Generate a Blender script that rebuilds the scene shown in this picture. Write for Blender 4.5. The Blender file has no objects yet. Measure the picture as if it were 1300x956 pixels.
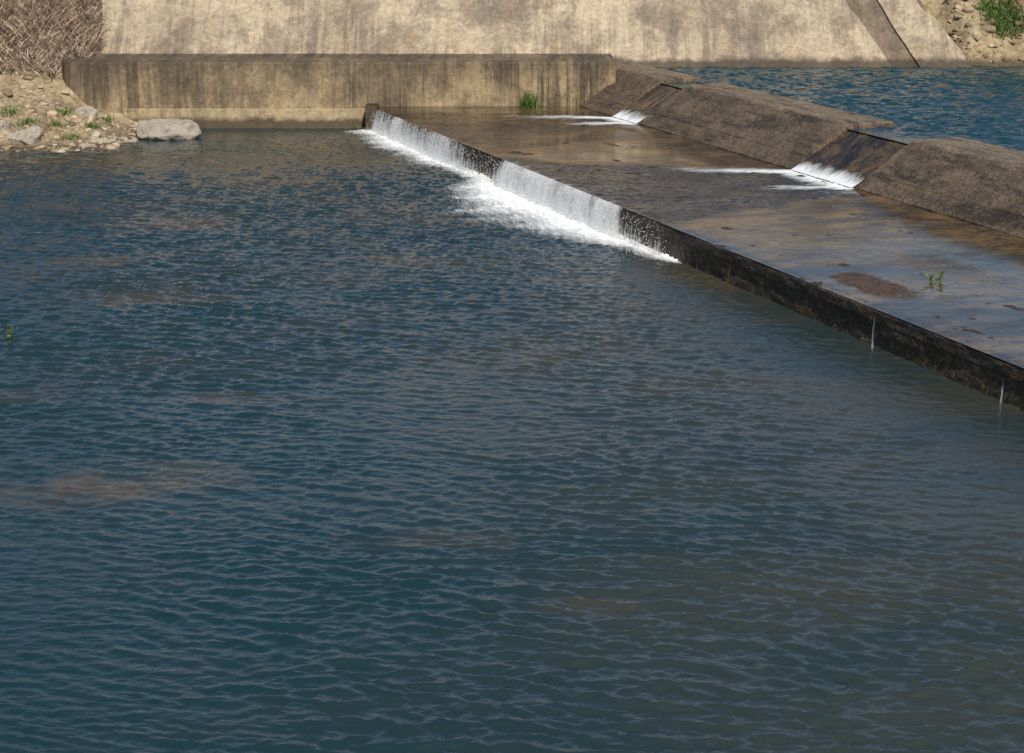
import bpy, math, numpy as np
from mathutils import Vector
rng=np.random.default_rng(7)
scene=bpy.context.scene
# ---------------------------------------------------------------- helpers
def link(o,parent=None):
    scene.collection.objects.link(o)
    if parent: o.parent=parent
    return o
def empty(name):
    e=bpy.data.objects.new(name,None); e.empty_display_size=0.5; return link(e)
def mesh_obj(name,V,F,mat=None,parent=None,smooth=False,attrs=None):
    me=bpy.data.meshes.new(name)
    V=np.asarray(V,dtype=np.float32)
    if isinstance(F,np.ndarray):
        n,k=F.shape
        me.vertices.add(len(V)); me.vertices.foreach_set('co',V.ravel())
        me.loops.add(n*k); me.loops.foreach_set('vertex_index',F.astype(np.int32).ravel())
        me.polygons.add(n); me.polygons.foreach_set('loop_start',np.arange(0,n*k,k,dtype=np.int32))
        me.polygons.foreach_set('loop_total',np.full(n,k,dtype=np.int32))
        me.update(calc_edges=True)
    else:
        me.from_pydata([tuple(map(float,v)) for v in V],[],[tuple(int(i) for i in f) for f in F]); me.update()
    if attrs:
        for k2,a in attrs.items():
            at=me.attributes.new(k2,'FLOAT','POINT'); at.data.foreach_set('value',np.asarray(a,dtype=np.float32).ravel())
    if smooth: me.polygons.foreach_set('use_smooth',np.ones(len(me.polygons),dtype=bool))
    me.validate(); 
    if mat: me.materials.append(mat)
    return link(bpy.data.objects.new(name,me),parent)
def grid_faces(nr,nc):
    i=np.arange(nr-1)[:,None]*nc+np.arange(nc-1)[None,:]
    return np.stack([i,i+1,i+nc+1,i+nc],-1).reshape(-1,4)
_T=rng.random((256,256))
def vnoise(x,y):
    xi=np.floor(x).astype(int); yi=np.floor(y).astype(int); fx=x-xi; fy=y-yi
    fx=fx*fx*(3-2*fx); fy=fy*fy*(3-2*fy)
    g=lambda a,b:_T[a%256,b%256]
    return (g(xi,yi)*(1-fx)+g(xi+1,yi)*fx)*(1-fy)+(g(xi,yi+1)*(1-fx)+g(xi+1,yi+1)*fx)*fy
def fbm(x,y,o=4):
    r=0;a=.5
    for k in range(o):
        r=r+a*(vnoise(x*2**k+17.3*k,y*2**k+5.1*k)-.5)*2; a*=.5
    return r
def sstep(a,b,x):
    t=np.clip((x-a)/(b-a),0,1); return t*t*(3-2*t)
# weir frame: s runs along the weir towards the near bank, p points upstream
L0=np.array([-5.20,78.56]); E=np.array([.3366,-.9417]); N=np.array([.9417,.3366])
def W(s,p): return L0[0]+E[0]*s+N[0]*p, L0[1]+E[1]*s+N[1]*p
def SP(x,y):
    dx=x-L0[0]; dy=y-L0[1]; return dx*E[0]+dy*E[1], dx*N[0]+dy*N[1]
# ---------------------------------------------------------------- materials
class M:
    def __init__(s,name):
        s.m=bpy.data.materials.new(name); s.m.use_nodes=True; s.t=s.m.node_tree; s.n=s.t.nodes; s.l=s.t.links
        s.b=s.n['Principled BSDF']
    def node(s,t,**k):
        n=s.n.new(t)
        for a,v in k.items(): setattr(n,a,v)
        return n
    def pos(s,scale=(1,1,1),rot=0):
        g=s.node('ShaderNodeNewGeometry'); mp=s.node('ShaderNodeMapping'); mp.inputs['Scale'].default_value=scale
        if rot:
            r=s.node('ShaderNodeMapping'); r.inputs['Rotation'].default_value=(0,0,rot); s.l.new(g.outputs['Position'],r.inputs['Vector'])
            s.l.new(r.outputs[0],mp.inputs['Vector'])
        else: s.l.new(g.outputs['Position'],mp.inputs['Vector'])
        return mp.outputs[0]
    def noise(s,vec,scale,detail=5,rough=.6,dist=0):
        n=s.node('ShaderNodeTexNoise'); n.inputs['Scale'].default_value=scale; n.inputs['Detail'].default_value=detail
        n.inputs['Roughness'].default_value=rough; n.inputs['Distortion'].default_value=dist
        s.l.new(vec,n.inputs['Vector']); return n.outputs['Fac']
    def ramp(s,fac,stops):
        r=s.node('ShaderNodeValToRGB'); cr=r.color_ramp
        while len(cr.elements)>len(stops): cr.elements.remove(cr.elements[-1])
        while len(cr.elements)<len(stops): cr.elements.new(.5)
        for e,(p,c) in zip(cr.elements,stops):
            e.position=p; e.color=(c,c,c,1) if isinstance(c,(int,float)) else (*c,1)
        s.l.new(fac,r.inputs[0]); return r.outputs[0]
    def mix(s,f,a,b,mode='MIX'):
        m=s.node('ShaderNodeMix',data_type='RGBA',blend_type=mode)
        for sock,v in ((m.inputs[0],f),(m.inputs[6],a),(m.inputs[7],b)):
            if isinstance(v,(int,float)): sock.default_value=v
            elif isinstance(v,tuple): sock.default_value=(*v,1)
            else: s.l.new(v,sock)
        return m.outputs[2]
    def math(s,op,a,b=0.):
        m=s.node('ShaderNodeMath',operation=op)
        for sock,v in ((m.inputs[0],a),(m.inputs[1],b)):
            if isinstance(v,(int,float)): sock.default_value=v
            else: s.l.new(v,sock)
        return m.outputs[0]
    def attr(s,name): 
        a=s.node('ShaderNodeAttribute'); a.attribute_name=name; return a.outputs['Fac']
    def z(s):
        g=s.node('ShaderNodeNewGeometry'); x=s.node('ShaderNodeSeparateXYZ'); s.l.new(g.outputs['Position'],x.inputs[0]); return x.outputs[2]
    def maprange(s,v,a,b,c=0.,d=1.):
        m=s.node('ShaderNodeMapRange'); s.l.new(v,m.inputs[0])
        for i,q in enumerate((a,b,c,d)): m.inputs[i+1].default_value=q
        return m.outputs[0]
    def bump(s,h,strength=.5,dist=.02,prev=None):
        b=s.node('ShaderNodeBump'); b.inputs['Distance'].default_value=dist
        if isinstance(strength,(int,float)): b.inputs['Strength'].default_value=strength
        else: s.l.new(strength,b.inputs['Strength'])
        s.l.new(h,b.inputs['Height'])
        if prev: s.l.new(prev,b.inputs['Normal'])
        return b.outputs[0]
    def set(s,**k):
        for a,v in k.items():
            sock=s.b.inputs[a.replace('_',' ')]
            if isinstance(v,(int,float)): sock.default_value=v
            elif isinstance(v,tuple): sock.default_value=(*v,1)
            else: s.l.new(v,sock)
        return s.m

def wall_concrete(name,light,mid,dark,streak=.7,water=0.,grime_shade=.5,sthr=.46,top=None):
    k=M(name)
    base=k.ramp(k.noise(k.pos((.2,.2,.3)),1.0,5,.65,0),[(.36,mid),(.6,light)])
    blot=k.ramp(k.noise(k.pos((.33,.25,.25)),1.1,7,.76,0),[(.47,0.),(.54,grime_shade*.7),(.64,grime_shade)])  # dark blotches: stains, and on the slope tree shadows painted in too
    c=k.mix(blot,base,dark)
    st=k.ramp(k.noise(k.pos((2.4,.12,.12)),1.0,6,.8,0),[(sthr,0.),(sthr+.14,streak)])
    big=k.ramp(k.noise(k.pos((.2,.3,.3)),1.,3,.6),[(.38,.2),(.56,1.)])
    c=k.mix(k.math('MULTIPLY',st,big),c,dark)
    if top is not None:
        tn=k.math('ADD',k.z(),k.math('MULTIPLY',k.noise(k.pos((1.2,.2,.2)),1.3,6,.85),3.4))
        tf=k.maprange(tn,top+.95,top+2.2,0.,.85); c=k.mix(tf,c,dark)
    cr=k.noise(k.pos((.5,.35,.35)),1.6,6,.6,0)
    cd=k.math('ABSOLUTE',k.math('SUBTRACT',cr,.5)); cm=k.maprange(cd,0.,.006,.55,0.)
    c=k.mix(cm,c,dark)
    ti=k.ramp(k.noise(k.pos((.9,.2,.2)),1.3,4,.7,0),[(.55,0.),(.7,.4)])
    c=k.mix(ti,c,(.36,.235,.11))
    fine=k.ramp(k.noise(k.pos(),5,5,.88),[(.32,.55),(.68,1.2)])
    c=k.mix(1.,c,fine,'MULTIPLY')
    zn=k.math('ADD',k.z(),k.math('MULTIPLY',k.noise(k.pos((1.5,1,1)),1.2,4),-.5))
    wet=k.maprange(zn,water-.1,water+.1,1.,0.)
    c=k.mix(k.math('MULTIPLY',wet,.85),c,(.045,.034,.022))
    n=k.bump(k.noise(k.pos(),3,5,.75),.8,.07)
    return k.set(Base_Color=c,Roughness=.88,Normal=n)
m_slope=wall_concrete('concrete_slope',(.53,.43,.31),(.38,.305,.22),(.15,.12,.092),.7,2.05,.72,.45)
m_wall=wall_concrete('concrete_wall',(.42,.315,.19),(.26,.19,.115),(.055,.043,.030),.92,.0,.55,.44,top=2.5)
m_foot=wall_concrete('concrete_footing',(.50,.39,.24),(.34,.26,.155),(.08,.06,.038),.6,.12,.4,.5)
m_shade=wall_concrete('concrete_recess_shade',(.24,.185,.13),(.17,.13,.092),(.06,.047,.035),.7,2.05,.6)  # darker copy of the wall concrete, recess shade put into the colour

def weir_mat(name,a,b,d,rough,yellow=0.,spk=.75,sunlit_z=None):
    k=M(name)
    c=k.ramp(k.noise(k.pos(),.7,6,.72,.3),[(.36,a),(.64,b)])
    if sunlit_z:
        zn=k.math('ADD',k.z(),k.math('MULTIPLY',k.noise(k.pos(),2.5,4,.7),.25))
        c=k.mix(k.maprange(zn,sunlit_z,sunlit_z+.12,0.,.7),c,(.31,.25,.17))  # sunlit crest top painted in as a lighter tan above this height
    st=k.ramp(k.noise(k.pos((.35,2.2,.5),1.2278),1.,5,.75,.2),[(.5,0.),(.62,.85)])
    c=k.mix(st,c,d)
    sp=k.ramp(k.noise(k.pos(),8,4,.85),[(.5,0.),(.58,spk)])
    c=k.mix(sp,c,d)
    sp2=k.ramp(k.noise(k.pos((1,1,1),.7),11,3,.85),[(.57,0.),(.64,spk*.8)])
    c=k.mix(sp2,c,(.36,.26,.15))
    if yellow:
        zz=k.z(); low=k.maprange(zz,.0,.75,1.,.3)
        ye=k.ramp(k.noise(k.pos(),5,6,.85),[(.53,0.),(.6,yellow)])
        c=k.mix(k.math('MULTIPLY',ye,low),c,(.22,.14,.035))
    n=k.bump(k.noise(k.pos(),2.5,5,.7),.6,.06); n=k.bump(k.noise(k.pos(),11,3,.85),1.,.04,n)
    return k.set(Base_Color=c,Roughness=rough,Normal=n)
m_crest=weir_mat('weathered_weir_concrete',(.08,.056,.036),(.20,.147,.095),(.028,.021,.014),.6,sunlit_z=2.2)
m_notch=weir_mat('wet_notch_concrete',(.07,.048,.028),(.12,.08,.045),(.02,.015,.01),.45)
m_lip=weir_mat('mossy_lip_concrete',(.020,.0145,.010),(.05,.034,.020),(.007,.005,.004),.6,.8,.5)

def water_mat(name,deep,brown,chop,fine_scale):
    k=M(name)
    pt=k.ramp(k.noise(k.pos((.16,.3,1)),1.,4,.6,.6),[(.40,0.),(.68,1.)])
    sh=k.attr('shallow'); f=k.math('MULTIPLY',sh,k.math('ADD',k.math('MULTIPLY',pt,.55),.45))
    c=k.mix(f,deep,brown)
    foam=k.attr('foam')
    fn=k.noise(k.pos((4.2,1.0,1),-.343),1.6,5,.84,.4)
    th=k.math('ADD',foam,fn)
    mask=k.maprange(th,.78,1.3,0.,1.)
    mask=k.math('MULTIPLY',mask,k.maprange(foam,0.,.15))
    c=k.mix(mask,c,(.86,.89,.91))
    r=k.math('ADD',k.math('MULTIPLY',mask,.6),.03)
    n=k.bump(k.noise(k.pos((.8,1.9,1),.2),fine_scale,3,.6,.3),chop,.03)
    return k.set(Base_Color=c,Roughness=r,Normal=n,IOR=1.33)
m_water=water_mat('river_water',(.004,.030,.040),(.085,.062,.035),.5,6.5)
m_pool=water_mat('pool_water',(.007,.042,.058),(.03,.04,.04),.9,3.6)

k=M('apron_film')
fl=k.attr('flow'); foam=k.attr('foam'); deb=k.attr('debris')
c=k.ramp(k.noise(k.pos((.22,.4,1),-.343),1.,7,.76,.6),[(.40,(.017,.013,.009)),(.47,(.055,.037,.018)),(.54,(.14,.09,.038)),(.66,(.20,.135,.06))])
c=k.mix(k.ramp(k.noise(k.pos((.8,1.2,1)),1.6,7,.82),[(.5,0.),(.56,.7)]),c,(.018,.014,.010))
c=k.mix(k.ramp(k.noise(k.pos(),9,4,.8),[(.5,0.),(.62,.6)]),c,(.022,.016,.01))
c=k.mix(k.math('MULTIPLY',fl,.75),c,(.014,.013,.011))
dn=k.ramp(k.noise(k.pos(),9,4,.85),[(.42,(.035,.024,.017)),(.58,(.11,.07,.046))])
dm=k.maprange(k.math('ADD',deb,k.math('MULTIPLY',k.math('SUBTRACT',k.noise(k.pos(),2.2,7,.85),.5),1.5)),.44,.6)
c=k.mix(dm,c,dn)
fn=k.noise(k.pos((3.,.8,1),1.2278),1.3,5,.8,.5)
th=k.maprange(k.math('ADD',foam,fn),.9,1.3)
mask=k.math('MULTIPLY',th,k.maprange(foam,0.,.1))
c=k.mix(mask,c,(.84,.88,.90))
dry=k.ramp(k.noise(k.pos((.5,.8,1),-.343),.7,5,.8),[(.49,0.),(.58,.14)])
r=k.math('ADD',k.math('ADD',k.math('MULTIPLY',mask,.6),.04),k.math('ADD',dry,k.math('MULTIPLY',dm,.5)))
n=k.bump(k.noise(k.pos((1.,1.8,1),.1),4.2,3,.65,.3),k.math('ADD',k.math('MULTIPLY',fl,.7),k.math('ADD',.07,dry)),.035)
m_apron=k.set(Base_Color=c,Roughness=r,Normal=n,IOR=1.33)

k=M('falling_water')
us=k.attr('us'); vh=k.attr('vh'); de=k.attr('dens')
cb=k.node('ShaderNodeCombineXYZ'); k.l.new(us,cb.inputs[0]); k.l.new(vh,cb.inputs[1])
def mapv(sc):
    mp=k.node('ShaderNodeMapping'); mp.inputs['Scale'].default_value=sc; k.l.new(cb.outputs[0],mp.inputs['Vector']); return mp.outputs[0]
n1=k.noise(mapv((6.5,.8,1)),1.,4,.85,.12); n2=k.noise(mapv((1.3,.3,1)),1.,3,.6)
n3=k.noise(mapv((16.,8.,1)),1.,3,.7)
q=k.math('ADD',k.math('ADD',k.math('MULTIPLY',n1,.6),k.math('MULTIPLY',n2,.25)),k.math('MULTIPLY',n3,.15))
al=k.maprange(k.math('ADD',q,de),1.06,1.19,0.,.97)
al=k.math('MULTIPLY',al,k.maprange(de,.02,.1))
k.set(Base_Color=(.93,.94,.94),Roughness=.35,IOR=1.33)
tr=k.node('ShaderNodeBsdfTranslucent'); tr.inputs[0].default_value=(.93,.95,.96,1)
ad=k.node('ShaderNodeMixShader'); ad.inputs[0].default_value=.25
k.l.new(k.b.outputs[0],ad.inputs[1]); k.l.new(tr.outputs[0],ad.inputs[2])
tp=k.node('ShaderNodeBsdfTransparent'); mx=k.node('ShaderNodeMixShader'); k.l.new(al,mx.inputs[0]); k.l.new(tp.outputs[0],mx.inputs[1]); k.l.new(ad.outputs[0],mx.inputs[2])
k.l.new(mx.outputs[0],k.n['Material Output'].inputs[0]); m_fall=k.m
k=M('spray'); m_spray=k.set(Base_Color=(.9,.92,.93),Roughness=.3)

k=M('bank_soil')
c=k.ramp(k.noise(k.pos(),1.2,7,.75,.4),[(.34,(.28,.20,.115)),(.5,(.46,.36,.22)),(.66,(.60,.49,.33))])
dk=k.ramp(k.noise(k.pos(),5,6,.85),[(.5,0.),(.6,.75)])
c=k.mix(dk,c,(.14,.095,.055))
strw=k.attr('straw')
sc=k.ramp(k.noise(k.pos((1,1,3)),7,6,.85),[(.38,(.07,.045,.03)),(.5,(.2,.14,.10)),(.62,(.40,.31,.22))])
c=k.mix(strw,c,sc)
wet=k.attr('wet'); c=k.mix(k.math('MULTIPLY',wet,.8),c,(.06,.042,.028))
n=k.bump(k.noise(k.pos(),4,8,.8),1.,.15)
m_soil=k.set(Base_Color=c,Roughness=.95,Normal=n)

def simple(name,cols,scale=3,rough=.9,bs=.5):
    k=M(name); n=len(cols)
    oi=k.node('ShaderNodeNewGeometry')
    rnd=oi.outputs['Random Per Island']
    f=k.math('ADD',k.math('MULTIPLY',rnd,.6),k.math('MULTIPLY',k.noise(k.pos(),scale,4,.7),.4))
    c=k.ramp(f,[(.15+.7*i/(n-1),cc) for i,cc in enumerate(cols)])
    nn=k.bump(k.noise(k.pos(),scale*5,6,.7),bs,.03)
    return k.set(Base_Color=c,Roughness=rough,Normal=nn)
m_rock=simple('rock',[(.13,.09,.06),(.33,.25,.16),(.56,.46,.33)],4,bs=.9)
m_boulder=simple('boulder_rock',[(.12,.11,.10),(.26,.23,.195),(.42,.37,.30)],3,bs=1.)
m_straw=simple('dry_stalks',[(.09,.06,.04),(.42,.31,.225),(.76,.63,.48)],2)
m_dgrass=simple('dry_grass',[(.25,.16,.07),(.50,.38,.19),(.68,.55,.32)],2)
m_green=simple('green_leaves',[(.035,.07,.012),(.08,.14,.025),(.18,.25,.06)],2,.6)

# ---------------------------------------------------------------- terrain
cp=np.array([(-30,68,-.8),(-25,70.5,-.3),(-20,71.5,-.25),(-16,71.9,-.3),(-14,72,-.4),(-12.6,74,-.5),(-12.0,77,-.5),(-11.6,79.3,-.5),
(-25,72.5,.1),(-18.2,72.7,.06),(-15.2,73.3,.08),(-14.6,75,.12),(-14.5,77,.15),(-14.2,79.2,.16),
(-16.3,79.2,.75),(-17.3,79.2,1.5),(-16.3,76,.5),(-18.5,76.8,1.0),(-18.5,74.6,.45),(-20,78,1.5),(-20,80,2.2),(-19,82,3.2),(-18,84,4.3),(-20.5,85,5.2),(-18,88,7.2),(-22,88,7.3),
(-25,80,2.6),(-25,75,.8),(-27,88,7.4),(-30,82,3.5),(-30,75,1.),(-17.6,81,2.3)],float)
def tps(r): return np.where(r>1e-9,r*r*np.log(np.maximum(r,1e-9)),0)
A=tps(np.hypot(cp[:,None,0]-cp[None,:,0],cp[:,None,1]-cp[None,:,1]))+np.eye(len(cp))*.3
P=np.c_[np.ones(len(cp)),cp[:,:2]]
K=np.block([[A,P],[P.T,np.zeros((3,3))]])
sol=np.linalg.solve(K,np.r_[cp[:,2],0,0,0])
def rbf(x,y):
    r=sol[-3]+sol[-2]*x+sol[-1]*y
    for i in range(len(cp)): r=r+sol[i]*tps(np.hypot(x-cp[i,0],y-cp[i,1]))
    return r
def terrain(x,y):
    top=7.6
    mid=np.clip((y-84.9)+2.5,-1.5,top)
    right=np.clip((y-83.0)*.95+2.0,-1.5,top)+.3*fbm(x*.9,y*.9,4)
    xl=np.clip(x,-30,-11.5); yl=np.clip(y,68,88)
    left=np.clip(rbf(xl,yl),-1.5,top)
    left=np.where(y>86,np.maximum(left,np.minimum(top,(y-84)*1.3+3)),left)
    left=np.where(y<69,-1.5,left)+.22*fbm(x*.8,y*.8,5)*sstep(-.6,.4,left)
    wl=1-sstep(-17.0,-15.6,x)
    wl=np.where(y<80.2,1-sstep(-12.2,-11.6,x),wl)
    wr=sstep(17.6,18.6,x)
    z=left*wl+(1-wl)*(right*wr+mid*(1-wr))
    z=np.where((y<80.2)&(x>-12.2),left*wl-1.5*(1-wl),z)
    return z
xs=np.r_[-500,-300,-150,-80,-50,np.arange(-36,-24,.5),np.arange(-24,-10,.1),np.arange(-10,15,.8),np.arange(15,27,.14),np.arange(27,45,1.5),60,90,150,300,500]
ys=np.r_[30,60,66,np.arange(69,92,.11),np.arange(92,110,2),130,180,300,600,1200]
X,Y=np.meshgrid(xs,ys); Z=terrain(X,Y)
straw=np.where(X<0,sstep(1.7,2.5,Z+.5*fbm(X,Y,3)),0)
wet=np.where(X<0,1-sstep(.05,.3,Z),1-sstep(2.1,2.4,Z))
mesh_obj('ground',np.stack([X,Y,Z+.05*fbm(X*4,Y*4,3)],-1).reshape(-1,3),grid_faces(len(ys),len(xs)),m_soil,smooth=True,attrs={'straw':straw,'wet':wet})
mesh_obj('riverbed',[(-500,-300,-1.6),(500,-300,-1.6),(500,70,-1.6),(-500,70,-1.6)],[(0,1,2,3)],m_soil)

# ---------------------------------------------------------------- waves
def waves(x,y,comps,sh=.75):
    z=np.zeros_like(x)
    wx=x+.7*fbm(x*.3,y*.3,3); wy=y+.7*fbm(x*.3+40,y*.3,3)
    m=np.i0(sh)
    for (kx,ky,a,ph) in comps: z+=a*(np.exp(sh*np.sin(kx*wx+ky*wy+ph))-m)/.82
    return z
def comps(n,l0,l1,dir0,spread,amp):
    out=[]
    for i in range(n):
        L=l0*(l1/l0)**rng.random(); d=dir0+rng.normal()*spread; kk=2*math.pi/L
        out.append((kk*math.cos(d),kk*math.sin(d),amp*(L/l1)**.9/math.sqrt(n)*1.4,rng.random()*6.28))
    return out
C1=comps(34,.2,.68,math.radians(-106),.33,.0225)
C2=comps(18,.15,.36,math.radians(-75),.6,.011)
ys=[14.]
while ys[-1]<80.5: ys.append(ys[-1]+max(.034,.0014*ys[-1]))
ys=np.r_[-200,-60,0,10,np.array(ys),90,200]
xs=np.r_[-500,-200,-80,-40,np.arange(-22,-10,.08),np.arange(-10,12.5,.05),20]
X,Y=np.meshgrid(xs,ys); S,PP=SP(X,Y); d=-PP
inr=(X>-22.5)&(X<13)&(Y>13)&(Y<81)
gust=.85+1.1*fbm(X*.13,Y*.08,4)
gust=np.clip(gust,.4,1.4)
Z=waves(X,Y,C1)*gust
near=np.exp(-np.clip(d,0,99)/6)*sstep(-1,3,S)*(1-sstep(26,40,S))
Z+=waves(X,Y,C2)*(.6+.9*near+.6*(gust-.7))
calm=sstep(60,78,Y)*(1-sstep(-12,-6,X))
Z*=(1-.25*calm)
ph=2*math.pi*d/.36+2.5*fbm(X*.5,Y*.5,3)
Z+=.006*np.sin(ph)*sstep(.5,2,d)*np.exp(-np.clip(d,0,99)/8)*sstep(8,20,S)*(1-sstep(44,54,S))
TR=((38.5,.09,.66),(41.4,.06,.57),(43.4,.09,.66),(33.2,.07,.5),(29.6,.1,.52))
def falldens(s,trick=True):
    a=.73*sstep(-.3,.6,s)*(1-sstep(9.5,14.0,s)*.34)*(1-sstep(14,15.5,s))
    c=.80*sstep(12.2,15.6,s)*(1-sstep(24,26.5,s))
    e=.58*sstep(23.5,25,s)*(1-sstep(27.2,28.6,s))
    r=np.maximum.reduce([a,c,e])+.10*fbm(s*.9,s*0+3,3)*(s<28)*(s>0)
    if trick:
        for s0,w,v in TR: r=np.maximum(r,v*np.exp(-((s-s0)/w)**2))
    return np.clip(r,0,1)
wid=np.interp(S,[-1,0,3,8,11,13,15.0,17.5,20.5,23,26,28,30],[.3,1.7,2.3,1.7,1.0,1.1,2.7,4.2,3.8,2.6,1.3,.6,.02])
wid=wid*(1+.55*fbm(S*.8,d*.3,3))
foam=np.clip(1.05-d/np.maximum(wid,.02),0,1)*(d>-.3)*sstep(-.8,.2,S)*(1-sstep(28,29,S))
foam=np.where((S>14.5)&(S<25.5),foam,foam*.95)
Z+=foam*.09*np.abs(fbm(X*3,Y*3,3))
def blob(x,y,cx,cy,rx,ry,a):
    q=np.hypot((x-cx)/rx,(y-cy)/ry)+.7*fbm(x*1.1,y*1.1,5); return a*(1-sstep(.2,1.2,q))
shal=.12+.45*sstep(-5,8,X+.08*(Y-40))*(1-.4*sstep(50,70,Y))
shal+=.65*np.clip(fbm(X*.16,Y*.2,5)+.17,0,1)*sstep(28,50,Y)
for b in ((-6.7,32.2,2.1,1.1,.95),(-5.2,33.4,1.2,.6,.6),(-8.4,47.5,2.6,1.8,.85),(-4,59,2.4,1.8,.85),(-9.5,58,3,2,.8),(1.4,26.8,1.6,.6,.45),(-1.3,29.5,1.7,.7,.5),(-5,38,1.7,.9,.6),(-7,65,4,2.5,.85),(-3,52,2,1,.75),(-11,52,2,1,.75),(-9.3,38,2,1,.5)):
    shal=np.maximum(shal,blob(X,Y,*b))
shal=np.clip(shal,0,1)
Z=np.where(inr,Z,0)
mesh_obj('river_water',np.stack([X,Y,Z],-1).reshape(-1,3),grid_faces(len(ys),len(xs)),m_water,smooth=True,attrs={'foam':foam,'shallow':shal})

# upstream pool
ss=np.r_[-14,np.arange(-6,32,.1),40,60,160]; ps=np.r_[np.arange(9.4,24,.1),30,60,300]
Sg,Pg=np.meshgrid(ss,ps); X,Y=W(Sg,Pg)
Z=2.0+np.where((Pg<24)&(Sg<32)&(Sg>-7),(waves(X,Y,C1)*1.5+waves(X,Y,C2)*1.)*sstep(9.4,10.8,Pg),0)
mesh_obj('upstream_water',np.stack([X,Y,Z],-1).reshape(-1,3),grid_faces(len(ps),len(ss)),m_pool,smooth=True,attrs={'foam':np.zeros_like(Z),'shallow':np.where(Pg<12,.5,.1)})

# ---------------------------------------------------------------- weir
weir=empty('concrete_weir')
def resample(pts,step):
    out=[]
    for a,b in zip(pts[:-1],pts[1:]):
        n=max(1,int(math.ceil(math.dist(a,b)/step)))
        for i in range(n): out.append((a[0]+(b[0]-a[0])*i/n,a[1]+(b[1]-a[1])*i/n))
    out.append(pts[-1]); return np.array(out)
def extrude(name,prof,s0,s1,mat,step=.12,pstep=.12,amp=.03):
    pr=resample(prof,pstep); sv=np.arange(s0,min(s1,62),step)
    sv=np.r_[sv,s1]
    Sg,I=np.meshgrid(sv,np.arange(len(pr)),indexing='ij')
    p=pr[I,0]; z=pr[I,1]
    nz=amp*fbm(Sg*1.3,p*2+z*3,5)
    p=p-nz*1.2; z=z+nz
    X,Y=W(Sg,p); V=np.stack([X,Y,z],-1).reshape(-1,3)
    F=[tuple(f) for f in grid_faces(len(sv),len(pr))]
    n=len(pr); F.append(tuple(range(n))); F.append(tuple(range((len(sv)-1)*n+n-1,(len(sv)-1)*n-1,-1)))
    return mesh_obj(name,V,F,mat,weir)
ZC=2.15
blk=[(7.6,.3),(7.6,.84),(8.02,1.17),(8.07,1.17),(8.10,1.23),(9.36,ZC-.07),(9.44,ZC-.02),(9.54,ZC),(10.95,ZC+.02),(11.05,ZC-.06),(12.6,.3)]
nt=[(7.55,.3),(7.55,.82),(9.35,1.88),(9.5,1.93),(10.9,1.93),(12.5,.3)]
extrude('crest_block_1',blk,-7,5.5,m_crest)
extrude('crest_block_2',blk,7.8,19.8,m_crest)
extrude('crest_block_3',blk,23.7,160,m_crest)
extrude('notch_1',nt,5.45,7.85,m_notch)
extrude('notch_2',nt,19.75,23.75,m_notch)
extrude('apron_slab',[(.04,-1.2),(.0,-.2),(.0,.25),(-.02,.5),(-.035,.55),(-.03,.74),(0.0,.785),(.06,.79),(8.2,.79),(8.2,-1.)],-.05,160,m_lip,step=.08,pstep=.08,amp=.05)
def boxv(x0,x1,y0,y1,z0,z1): return [(x0,y0,z0),(x1,y0,z0),(x1,y1,z0),(x0,y1,z0),(x0,y0,z1),(x1,y0,z1),(x1,y1,z1),(x0,y1,z1)]
BF=[(0,3,2,1),(4,5,6,7),(0,1,5,4),(1,2,6,5),(2,3,7,6),(3,0,4,7)]
def bevbox(name,b,mat,parent,bev=.03):
    o=mesh_obj(name,boxv(*b),BF,mat,parent); m=o.modifiers.new('b','BEVEL'); m.width=bev; m.segments=2; return o
bevbox('lip_end_post',(-5.62,-5.14,78.35,79.6,-.8,.93),m_lip,weir,.04)
V=[(*W(-5,0.2),.785),(*W(-.04,0.2),.785),(*W(-.04,8),.785),(*W(-5,8),.785)]
mesh_obj('apron_back',V,[(0,1,2,3)],m_lip,weir)

# apron water film
sv=np.r_[np.arange(-4.5,50,.07),60,160]; pv=np.r_[np.arange(-.02,7.75,.08)]
Sg,Pg=np.meshgrid(sv,pv,indexing='ij'); X,Y=W(Sg,Pg)
def stream(s,p,sn,wn,slip0,slip1):
    t=np.clip((7.6-p)/7.6,0,1)
    lo=(sn-wn/2)+((slip0)-(sn-wn/2))*t; hi=(sn+wn/2)+((slip1)-(sn+wn/2))*t
    j=1.1*fbm(s*.5,p*.5,4)
    return sstep(-.5,.6,s-lo+j)*sstep(-.5,.6,hi-s+j)
f1=stream(Sg,Pg,6.6,2.4,1.0,12.0); f2=stream(Sg,Pg,21.8,4,14.5,27.5)
flow=np.clip(np.maximum(f1*.8,f2)+.2*sstep(0,.5,fbm(Sg*.3,Pg*.5,3)),0,1)
def toe(s,p,a,b,lead,wd):
    q=7.55-p
    m=sstep(a-.25,a+.15,s+.15*q)*(1-sstep(b-.1,b+.2,s-.1*q))
    st=m*np.clip(1-q/wd,0,1)
    jj=.3*fbm(s*.8,p*1.2,3)
    tail=np.exp(-((s-(a+.3)+.5*q+jj)/(.55+.2*q))**2)*np.clip(1-q/lead,0,1)*.9
    tail2=np.exp(-((s-(b-.4)+.25*q+jj)/(.5+.16*q))**2)*np.clip(1-q/(lead*.8),0,1)*.85
    return np.maximum.reduce([st,tail,tail2])
foam=np.maximum(toe(Sg,Pg,5.5,7.8,6.5,1.2),toe(Sg,Pg,19.8,23.7,6.5,1.4))
foam=np.clip(foam,0,1)
foam=np.maximum(foam,.4*flow*(1-sstep(.1,.8,Pg))*(falldens(Sg)>.6))
deb=np.exp(-(((Sg-36.2)/1.9)**2+((Pg-1.15)/.75)**2))*1.0
deb=np.maximum(deb,.65*np.exp(-(((Sg-12.5)/.9)**2+((Pg-4.6)/.3)**2)))
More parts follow.
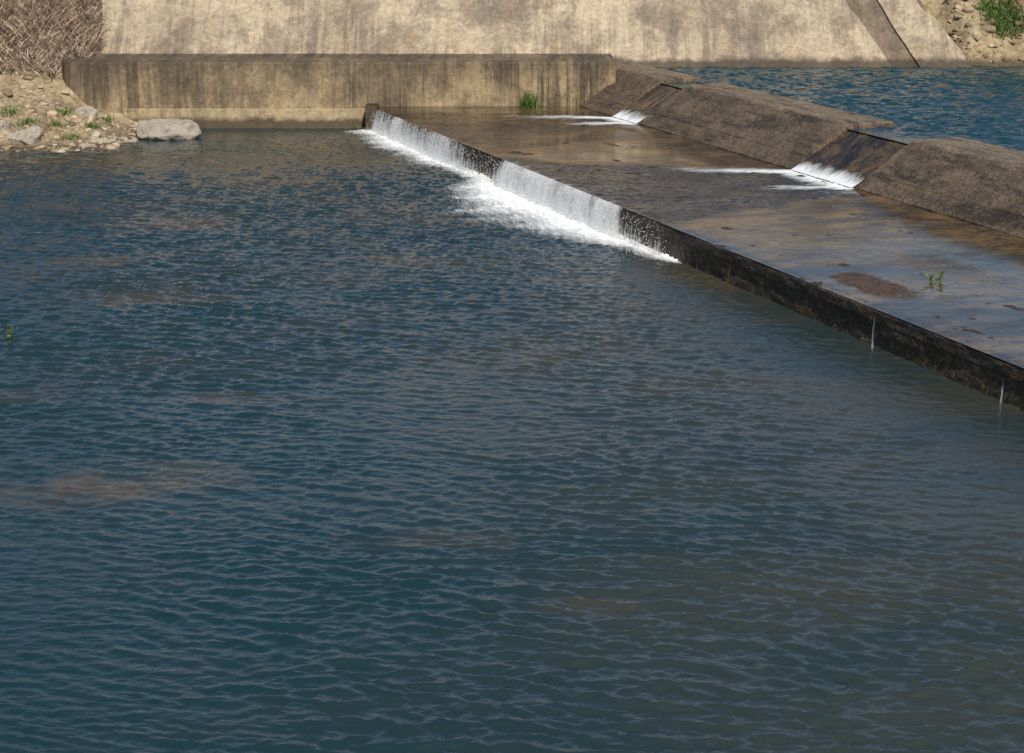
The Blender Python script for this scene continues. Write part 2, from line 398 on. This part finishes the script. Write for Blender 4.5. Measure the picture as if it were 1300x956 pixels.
Z=.815+flow*(.6*waves(X,Y,C2)+.25*waves(X,Y,C1))+.02*foam*fbm(X*4,Y*4,3)-.012*sstep(.25,0,Pg)+.012*sstep(.4,.6,deb)*fbm(X*6,Y*6,3)
Z=np.maximum(Z,.805)
mesh_obj('apron_water',np.stack([X,Y,Z],-1).reshape(-1,3),grid_faces(len(sv),len(pv)),m_apron,smooth=True,attrs={'flow':flow,'foam':foam,'debris':deb})
def film(name,a,b):
    sv=np.arange(a,b+.01,.05); pr=resample([(7.5,.84),(7.62,.9),(9.35,1.93),(9.5,1.985),(9.7,2.0)],.08)
    Sg,I=np.meshgrid(sv,np.arange(len(pr)),indexing='ij'); X,Y=W(Sg,pr[I,0])
    Z=pr[I,1]+.012*fbm(Sg*5,pr[I,0]*1.5,3)
    fo=np.clip(1-(pr[I,0]-7.45)/.8,0,1)*.85+.14
    mesh_obj(name,np.stack([X,Y,Z],-1).reshape(-1,3),grid_faces(len(sv),len(pr)),m_apron,weir,True,{'flow':np.full_like(Z,.1),'foam':fo,'debris':np.zeros_like(Z)})
film('notch_film_1',5.52,7.78); film('notch_film_2',19.82,23.68)

# ---------------------------------------------------------------- waterfall
fall=empty('waterfall')
for layer,(off,seed) in enumerate(((0.,0.),(.1,31.7))):
    sv=np.arange(-.3,45 if layer==0 else 28.8,.035); hv=np.linspace(0,1,13)
    Sg,H=np.meshgrid(sv,hv,indexing='ij')
    h=H*.86
    dens=falldens(Sg,layer==0)-(.1 if layer else 0)
    pp=-.06-(.22+off)*np.sqrt(np.clip(H,0,1))*(.35+.85*falldens(Sg,False))-.05*fbm(Sg*2+seed,H*2,4)*H
    X,Y=W(Sg,pp); Z=.835-h
    dens=np.clip(dens+.08*H*(dens>.2)-.12*(1-H),0,1)
    mesh_obj('fall_sheet_%d'%(layer+1),np.stack([X,Y,Z],-1).reshape(-1,3),grid_faces(len(sv),len(hv)),m_fall,fall,True,{'us':Sg+seed,'vh':h*1.0,'dens':dens})
n=9000
s=rng.uniform(0,28.5,n*4); keep=rng.random(n*4)<np.clip(falldens(s),0,1)**2*1.5; s=s[keep][:n]; n=len(s)
d=rng.gamma(1.6,.2,n); z=np.abs(rng.gamma(1.3,.07,n)); fa=rng.random(n)<.3
z=np.where(fa,rng.uniform(.1,.8,n),z); d=np.where(fa,.22+rng.normal(0,.08,n),d+.1)
X,Y=W(s,-d); r=rng.uniform(.003,.011,n)
T=np.array([(1,0,0),(-1,0,0),(0,1,0),(0,-1,0),(0,0,1.6),(0,0,-1.6)],float)
TF=np.array([(0,2,4),(2,1,4),(1,3,4),(3,0,4),(2,0,5),(1,2,5),(3,1,5),(0,3,5)])
V=np.stack([X,Y,z+.02],-1)[:,None,:]+T[None]*r[:,None,None]
mesh_obj('spray',V.reshape(-1,3),(TF[None]+6*np.arange(n)[:,None,None]).reshape(-1,3),m_spray,fall)

# ---------------------------------------------------------------- retaining wall + slopes
wall=empty('retaining_wall')
def plan_extrude(name,outline,z0,z1,mat,parent,bev=.05):
    n=len(outline); V=[(x,y,z0) for x,y in outline]+[(x,y,z1) for x,y in outline]
    F=[tuple(range(n-1,-1,-1)),tuple(range(n,2*n))]+[(i,(i+1)%n,n+(i+1)%n,n+i) for i in range(n)]
    o=mesh_obj(name,V,F,mat,parent); m=o.modifiers.new('b','BEVEL'); m.width=bev; m.segments=3; m.limit_method='ANGLE'; m.angle_limit=.6; return o
arc=[(-16.6-.9*math.sin(a),80.25-.9*math.cos(a)) for a in np.linspace(0,math.pi/2,9)]
fx=np.arange(4.0,-16.5,-.25)
front=[(float(x),79.35+.03*float(fbm(np.array(x*.4),np.array(2.),4))) for x in fx]
outline=front+[(x,y) for x,y in arc]+[(-17.5,83.6),(4.0,83.6)]
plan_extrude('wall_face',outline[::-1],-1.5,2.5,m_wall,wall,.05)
plan_extrude('footing',[(-15.0,79.12),(-5.66,79.12),(-5.66,79.31),(-15.0,79.31)],-1.5,.74,m_foot,wall,.03)
def slab(name,xb0,xb1,xt0,xt1,zb,zt,off,mat,amp=.05,thick=.9,wob=0.,wob2=0.):
    nz=60; nx=max(8,int((xb1-xb0)/.2)); T,U=np.meshgrid(np.linspace(0,1,nz),np.linspace(0,1,nx),indexing='ij')
    zz=zb+(zt-zb)*T; x=(xb0+(xt0-xb0)*T)*(1-U)+(xb1+(xt1-xb1)*T)*U
    x=x+wob*(1-U)**6*fbm(zz*1.4,zz*0+1.5,4)+wob2*U**6*fbm(zz*1.4,zz*0+7.5,4)
    dn=amp*fbm(x*.5,zz*.8,5)
    y=83.0+(zz-2.5)+off+dn
    Vf=np.stack([x,y,zz-dn],-1).reshape(-1,3)
    Vb=Vf+np.array([0,thick*.7,-thick*.7])
    n=len(Vf); g=grid_faces(nz,nx)
    F=[tuple(f) for f in g]+[tuple((f+n)[::-1]) for f in g]
    ring=[i for i in range(nx)]+[nx*r+nx-1 for r in range(1,nz)]+[nx*(nz-1)+c for c in range(nx-2,-1,-1)]+[nx*r for r in range(nz-2,0,-1)]
    F+=[(ring[(i+1)%len(ring)],ring[i],ring[i]+n,ring[(i+1)%len(ring)]+n) for i in range(len(ring))]
    return mesh_obj(name,Vf.tolist()+Vb.tolist(),F,mat,wall)
ztop=7.8
slab('slope_slab',-16.4,15.9,-17.6,11.5,1.,ztop,0,m_slope,wob=.7,wob2=.1)
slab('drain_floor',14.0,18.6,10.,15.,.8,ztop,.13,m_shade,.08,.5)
slab('drain_side_slab',16.9,19.3,13.1,14.0,1.,ztop,-.02,m_slope,wob=.06,wob2=.3)

# ---------------------------------------------------------------- rocks
def ico():
    import bmesh
    bm=bmesh.new(); bmesh.ops.create_icosphere(bm,subdivisions=2,radius=1); V=np.array([v.co for v in bm.verts]); F=np.array([[v.index for v in f.verts] for f in bm.faces]); bm.free(); return V,F
IV,IF=ico()
def rocks(name,pts,sizes,mat,sub=0):
    Vs=[];Fs=[]
    for i,(p,sz) in enumerate(zip(pts,sizes)):
        v=IV.copy()
        for _ in range(8):
            nrm=rng.normal(size=3); nrm/=np.linalg.norm(nrm); dd=rng.uniform(.4,.8)
            t=v@nrm; v=v-np.outer(np.clip(t-dd,0,None),nrm)
        v=v*np.array([rng.uniform(.7,1.4),rng.uniform(.7,1.2),rng.uniform(.4,.85)])
        a=rng.random()*6.28; R=np.array([[math.cos(a),-math.sin(a),0],[math.sin(a),math.cos(a),0],[0,0,1]])
        Vs.append(v@R.T*sz+np.array(p)); Fs.append(IF+len(IV)*i)
    return mesh_obj(name,np.concatenate(Vs),np.concatenate(Fs),mat)
n=3200; x=rng.uniform(-21,-14,n); y=rng.uniform(72.4,80.5,n); z=terrain(x,y)
ok=(z>-.08)&(z<2.4)&~((x>-17.6)&(y>79.1)); x,y,z=x[ok],y[ok],z[ok]
sz=np.clip(rng.lognormal(-3.2,.7,len(x)),.015,.3); big=rng.random(len(x))<.02; sz=np.where(big,rng.uniform(.18,.36,len(x)),sz)
rocks('gravel',np.c_[x,y,z-.01],sz,m_rock)
n=1300; x=rng.uniform(18,26,n); y=rng.uniform(82.8,88,n); z=terrain(x,y)
rocks('gravel',np.c_[x,y,z],np.clip(rng.lognormal(-2.6,.65,n),.03,.4),m_rock)
def boulder(p,sx,sy,sz):
    v=IV.copy(); F=IF
    o=mesh_obj('boulder',v,F,m_boulder,smooth=False); 
    m=o.modifiers.new('s','SUBSURF'); m.subdivision_type='SIMPLE'; m.levels=m.render_levels=3
    co=v.copy()
    for _ in range(10):
        nrm=rng.normal(size=3); nrm/=np.linalg.norm(nrm); dd=rng.uniform(.4,.8); t=co@nrm; co=co-np.outer(np.clip(t-dd,0,None),nrm)
    co[:,0]*=sx; co[:,1]*=sy; co[:,2]*=sz
    o.data.vertices.foreach_set('co',co.astype(np.float32).ravel()); o.data.update(); o.location=p
    tx=bpy.data.textures.new('b','CLOUDS'); tx.noise_scale=.3; tx.noise_depth=5; dm=o.modifiers.new('d','DISPLACE'); dm.texture=tx; dm.strength=.28
    return o
boulder((-13.05,76.3,.16),1.5,.85,.85)
boulder((-17.5,73.8,.35),1.15,.7,.65)
boulder((-18.6,74.6,.55),.6,.5,.45)
boulder((-14.9,74.4,.12),.5,.4,.25)
boulder((-15.4,73.5,.05),.4,.3,.2)
boulder((-14.2,75.3,.03),.4,.3,.16)
boulder((-16.2,77.6,.7),.5,.4,.35)

# ---------------------------------------------------------------- blades
def blades(name,base,length,width,lean,mat,flat=0.,curve=.3):
    n=len(base); a=rng.random(n)*6.28; tilt=lean*np.abs(rng.normal(size=n))+flat*1.2
    L=length*rng.uniform(.5,1.2,n)
    dx=np.cos(a)*np.sin(tilt); dy=np.sin(a)*np.sin(tilt); dz=np.cos(tilt)
    D=np.stack([dx,dy,dz],-1); b2=rng.random(n)*6.28; side=np.stack([np.cos(b2),np.sin(b2),0*b2],-1)*(width*rng.uniform(.6,1.3,n))[:,None]
    mid=base+D*(L*.55)[:,None]; tip=base+D*L[:,None]; tip[:,2]-=curve*L*np.sin(tilt)
    V=np.stack([base-side,base+side,mid+side*.7,mid-side*.7,tip+side*.15,tip-side*.15],1).reshape(-1,3)
    F=(np.array([(0,1,2,3),(3,2,4,5)])[None]+6*np.arange(n)[:,None,None]).reshape(-1,4)
    return mesh_obj(name,V,F,mat)
n=26000; x=rng.uniform(-24,-15.6,n); y=rng.uniform(79.5,88,n); z=terrain(x,y); edge=-16.5-.176*(z-1)
ok=(z>1.9+.4*rng.normal(size=n))&((x<edge+.3*rng.random(n))|(z<2.0))&~((x>-17.7)&(y<80.4))
blades('dry_stalks',np.c_[x,y,z-.02][ok],.95,.021,.5,m_straw,flat=.5,curve=.25)
n=14000; x=rng.uniform(18.8,27,n); y=rng.uniform(83.2,88.5,n); z=terrain(x,y); g=fbm(x*.5+9,y*.5+3,3)+.22*(x-20.0)
ok=g>.05+.15*rng.random(n); blades('dry_grass',np.c_[x,y,z][ok],.7,.016,.45,m_dgrass,.25)
c=np.array([[19.9,84.6],[20.3,85.0],[19.6,85.1],[20.7,84.6]])
i=rng.integers(0,len(c),1300); xy=c[i]+rng.normal(0,.25,(1300,2)); blades('green_shrub',np.c_[xy,terrain(xy[:,0],xy[:,1])],.5,.022,.5,m_green,.2)
xy=rng.normal(0,.18,(260,2))+np.array([.65,79.05]); xy[:,1]=np.minimum(xy[:,1],79.3); blades('grass_tuft',np.c_[xy,np.full(260,.8)],.68,.014,.5,m_green,.1)
c=np.array([[-17.6,74.3],[-16.8,75.6],[-15.6,76.4],[-18.7,76.5],[-16,74.2],[-15.4,78.3],[-17.9,75.4],[-16.9,77.2]])
i=rng.integers(0,len(c),900); xy=c[i]+rng.normal(0,.17,(900,2)); blades('bank_weeds',np.c_[xy,terrain(xy[:,0],xy[:,1])],.3,.018,.7,m_green,.2)
def sprig(name,p,n,h,r):
    V=[];F=[]
    for i in range(n):
        a=rng.random()*6.28; t=rng.random(); c=np.array(p)+np.array([math.cos(a)*r*rng.random(),math.sin(a)*r*rng.random(),h*(.25+.75*t)])
        u=rng.normal(size=3); u/=np.linalg.norm(u); w=np.cross(u,rng.normal(size=3)); w/=np.linalg.norm(w); L=.06*rng.uniform(.7,1.3)
        k0=len(V); V+=[c-u*L,c+w*L*.4,c+u*L,c-w*L*.4]; F.append((k0,k0+1,k0+2,k0+3))
        k0=len(V); b=np.array(p,float); V+=[b+[-.004,0,0],b+[.004,0,0],c+[.003,0,0],c-[.003,0,0]]; F.append((k0,k0+1,k0+2,k0+3))
    return mesh_obj(name,V,F,m_green)
sprig('leafy_sprig',(9.45,45.3,.8),12,.18,.14); sprig('leafy_sprig',(9.68,45.35,.8),12,.22,.1)
sprig('leafy_sprig',(-10.75,42.7,-.02),22,.45,.16)

# ---------------------------------------------------------------- light
w=bpy.data.worlds.new('World'); scene.world=w; w.use_nodes=True
nt_=w.node_tree; bg=nt_.nodes['Background']; sky=nt_.nodes.new('ShaderNodeTexSky'); sky.sky_type='NISHITA'; sky.sun_disc=False
el=math.radians(42); az=math.radians(166)
sky.sun_elevation=el; sky.sun_rotation=az; sky.air_density=1.; sky.dust_density=.2; sky.ozone_density=2.
nt_.links.new(sky.outputs[0],bg.inputs[0]); bg.inputs[1].default_value=.085
sd=bpy.data.lights.new('sun','SUN'); sd.energy=4.8; sd.angle=math.radians(.5); sd.color=(1,.91,.78)
so=link(bpy.data.objects.new('sun',sd))
dv=Vector((math.sin(az)*math.cos(el),math.cos(az)*math.cos(el),math.sin(el))); so.rotation_euler=dv.to_track_quat('Z','Y').to_euler(); so.location=dv*60
# ---------------------------------------------------------------- camera
cd=bpy.data.cameras.new('camera'); cd.lens=72; cd.sensor_width=36; cd.clip_end=3000; cd.clip_start=.1
co=link(bpy.data.objects.new('camera',cd)); co.location=(0,0,10); co.rotation_euler=(math.radians(90-14.12),0,0)
scene.camera=co
scene.view_settings.view_transform='Standard'; scene.view_settings.look='None'; scene.view_settings.exposure=0
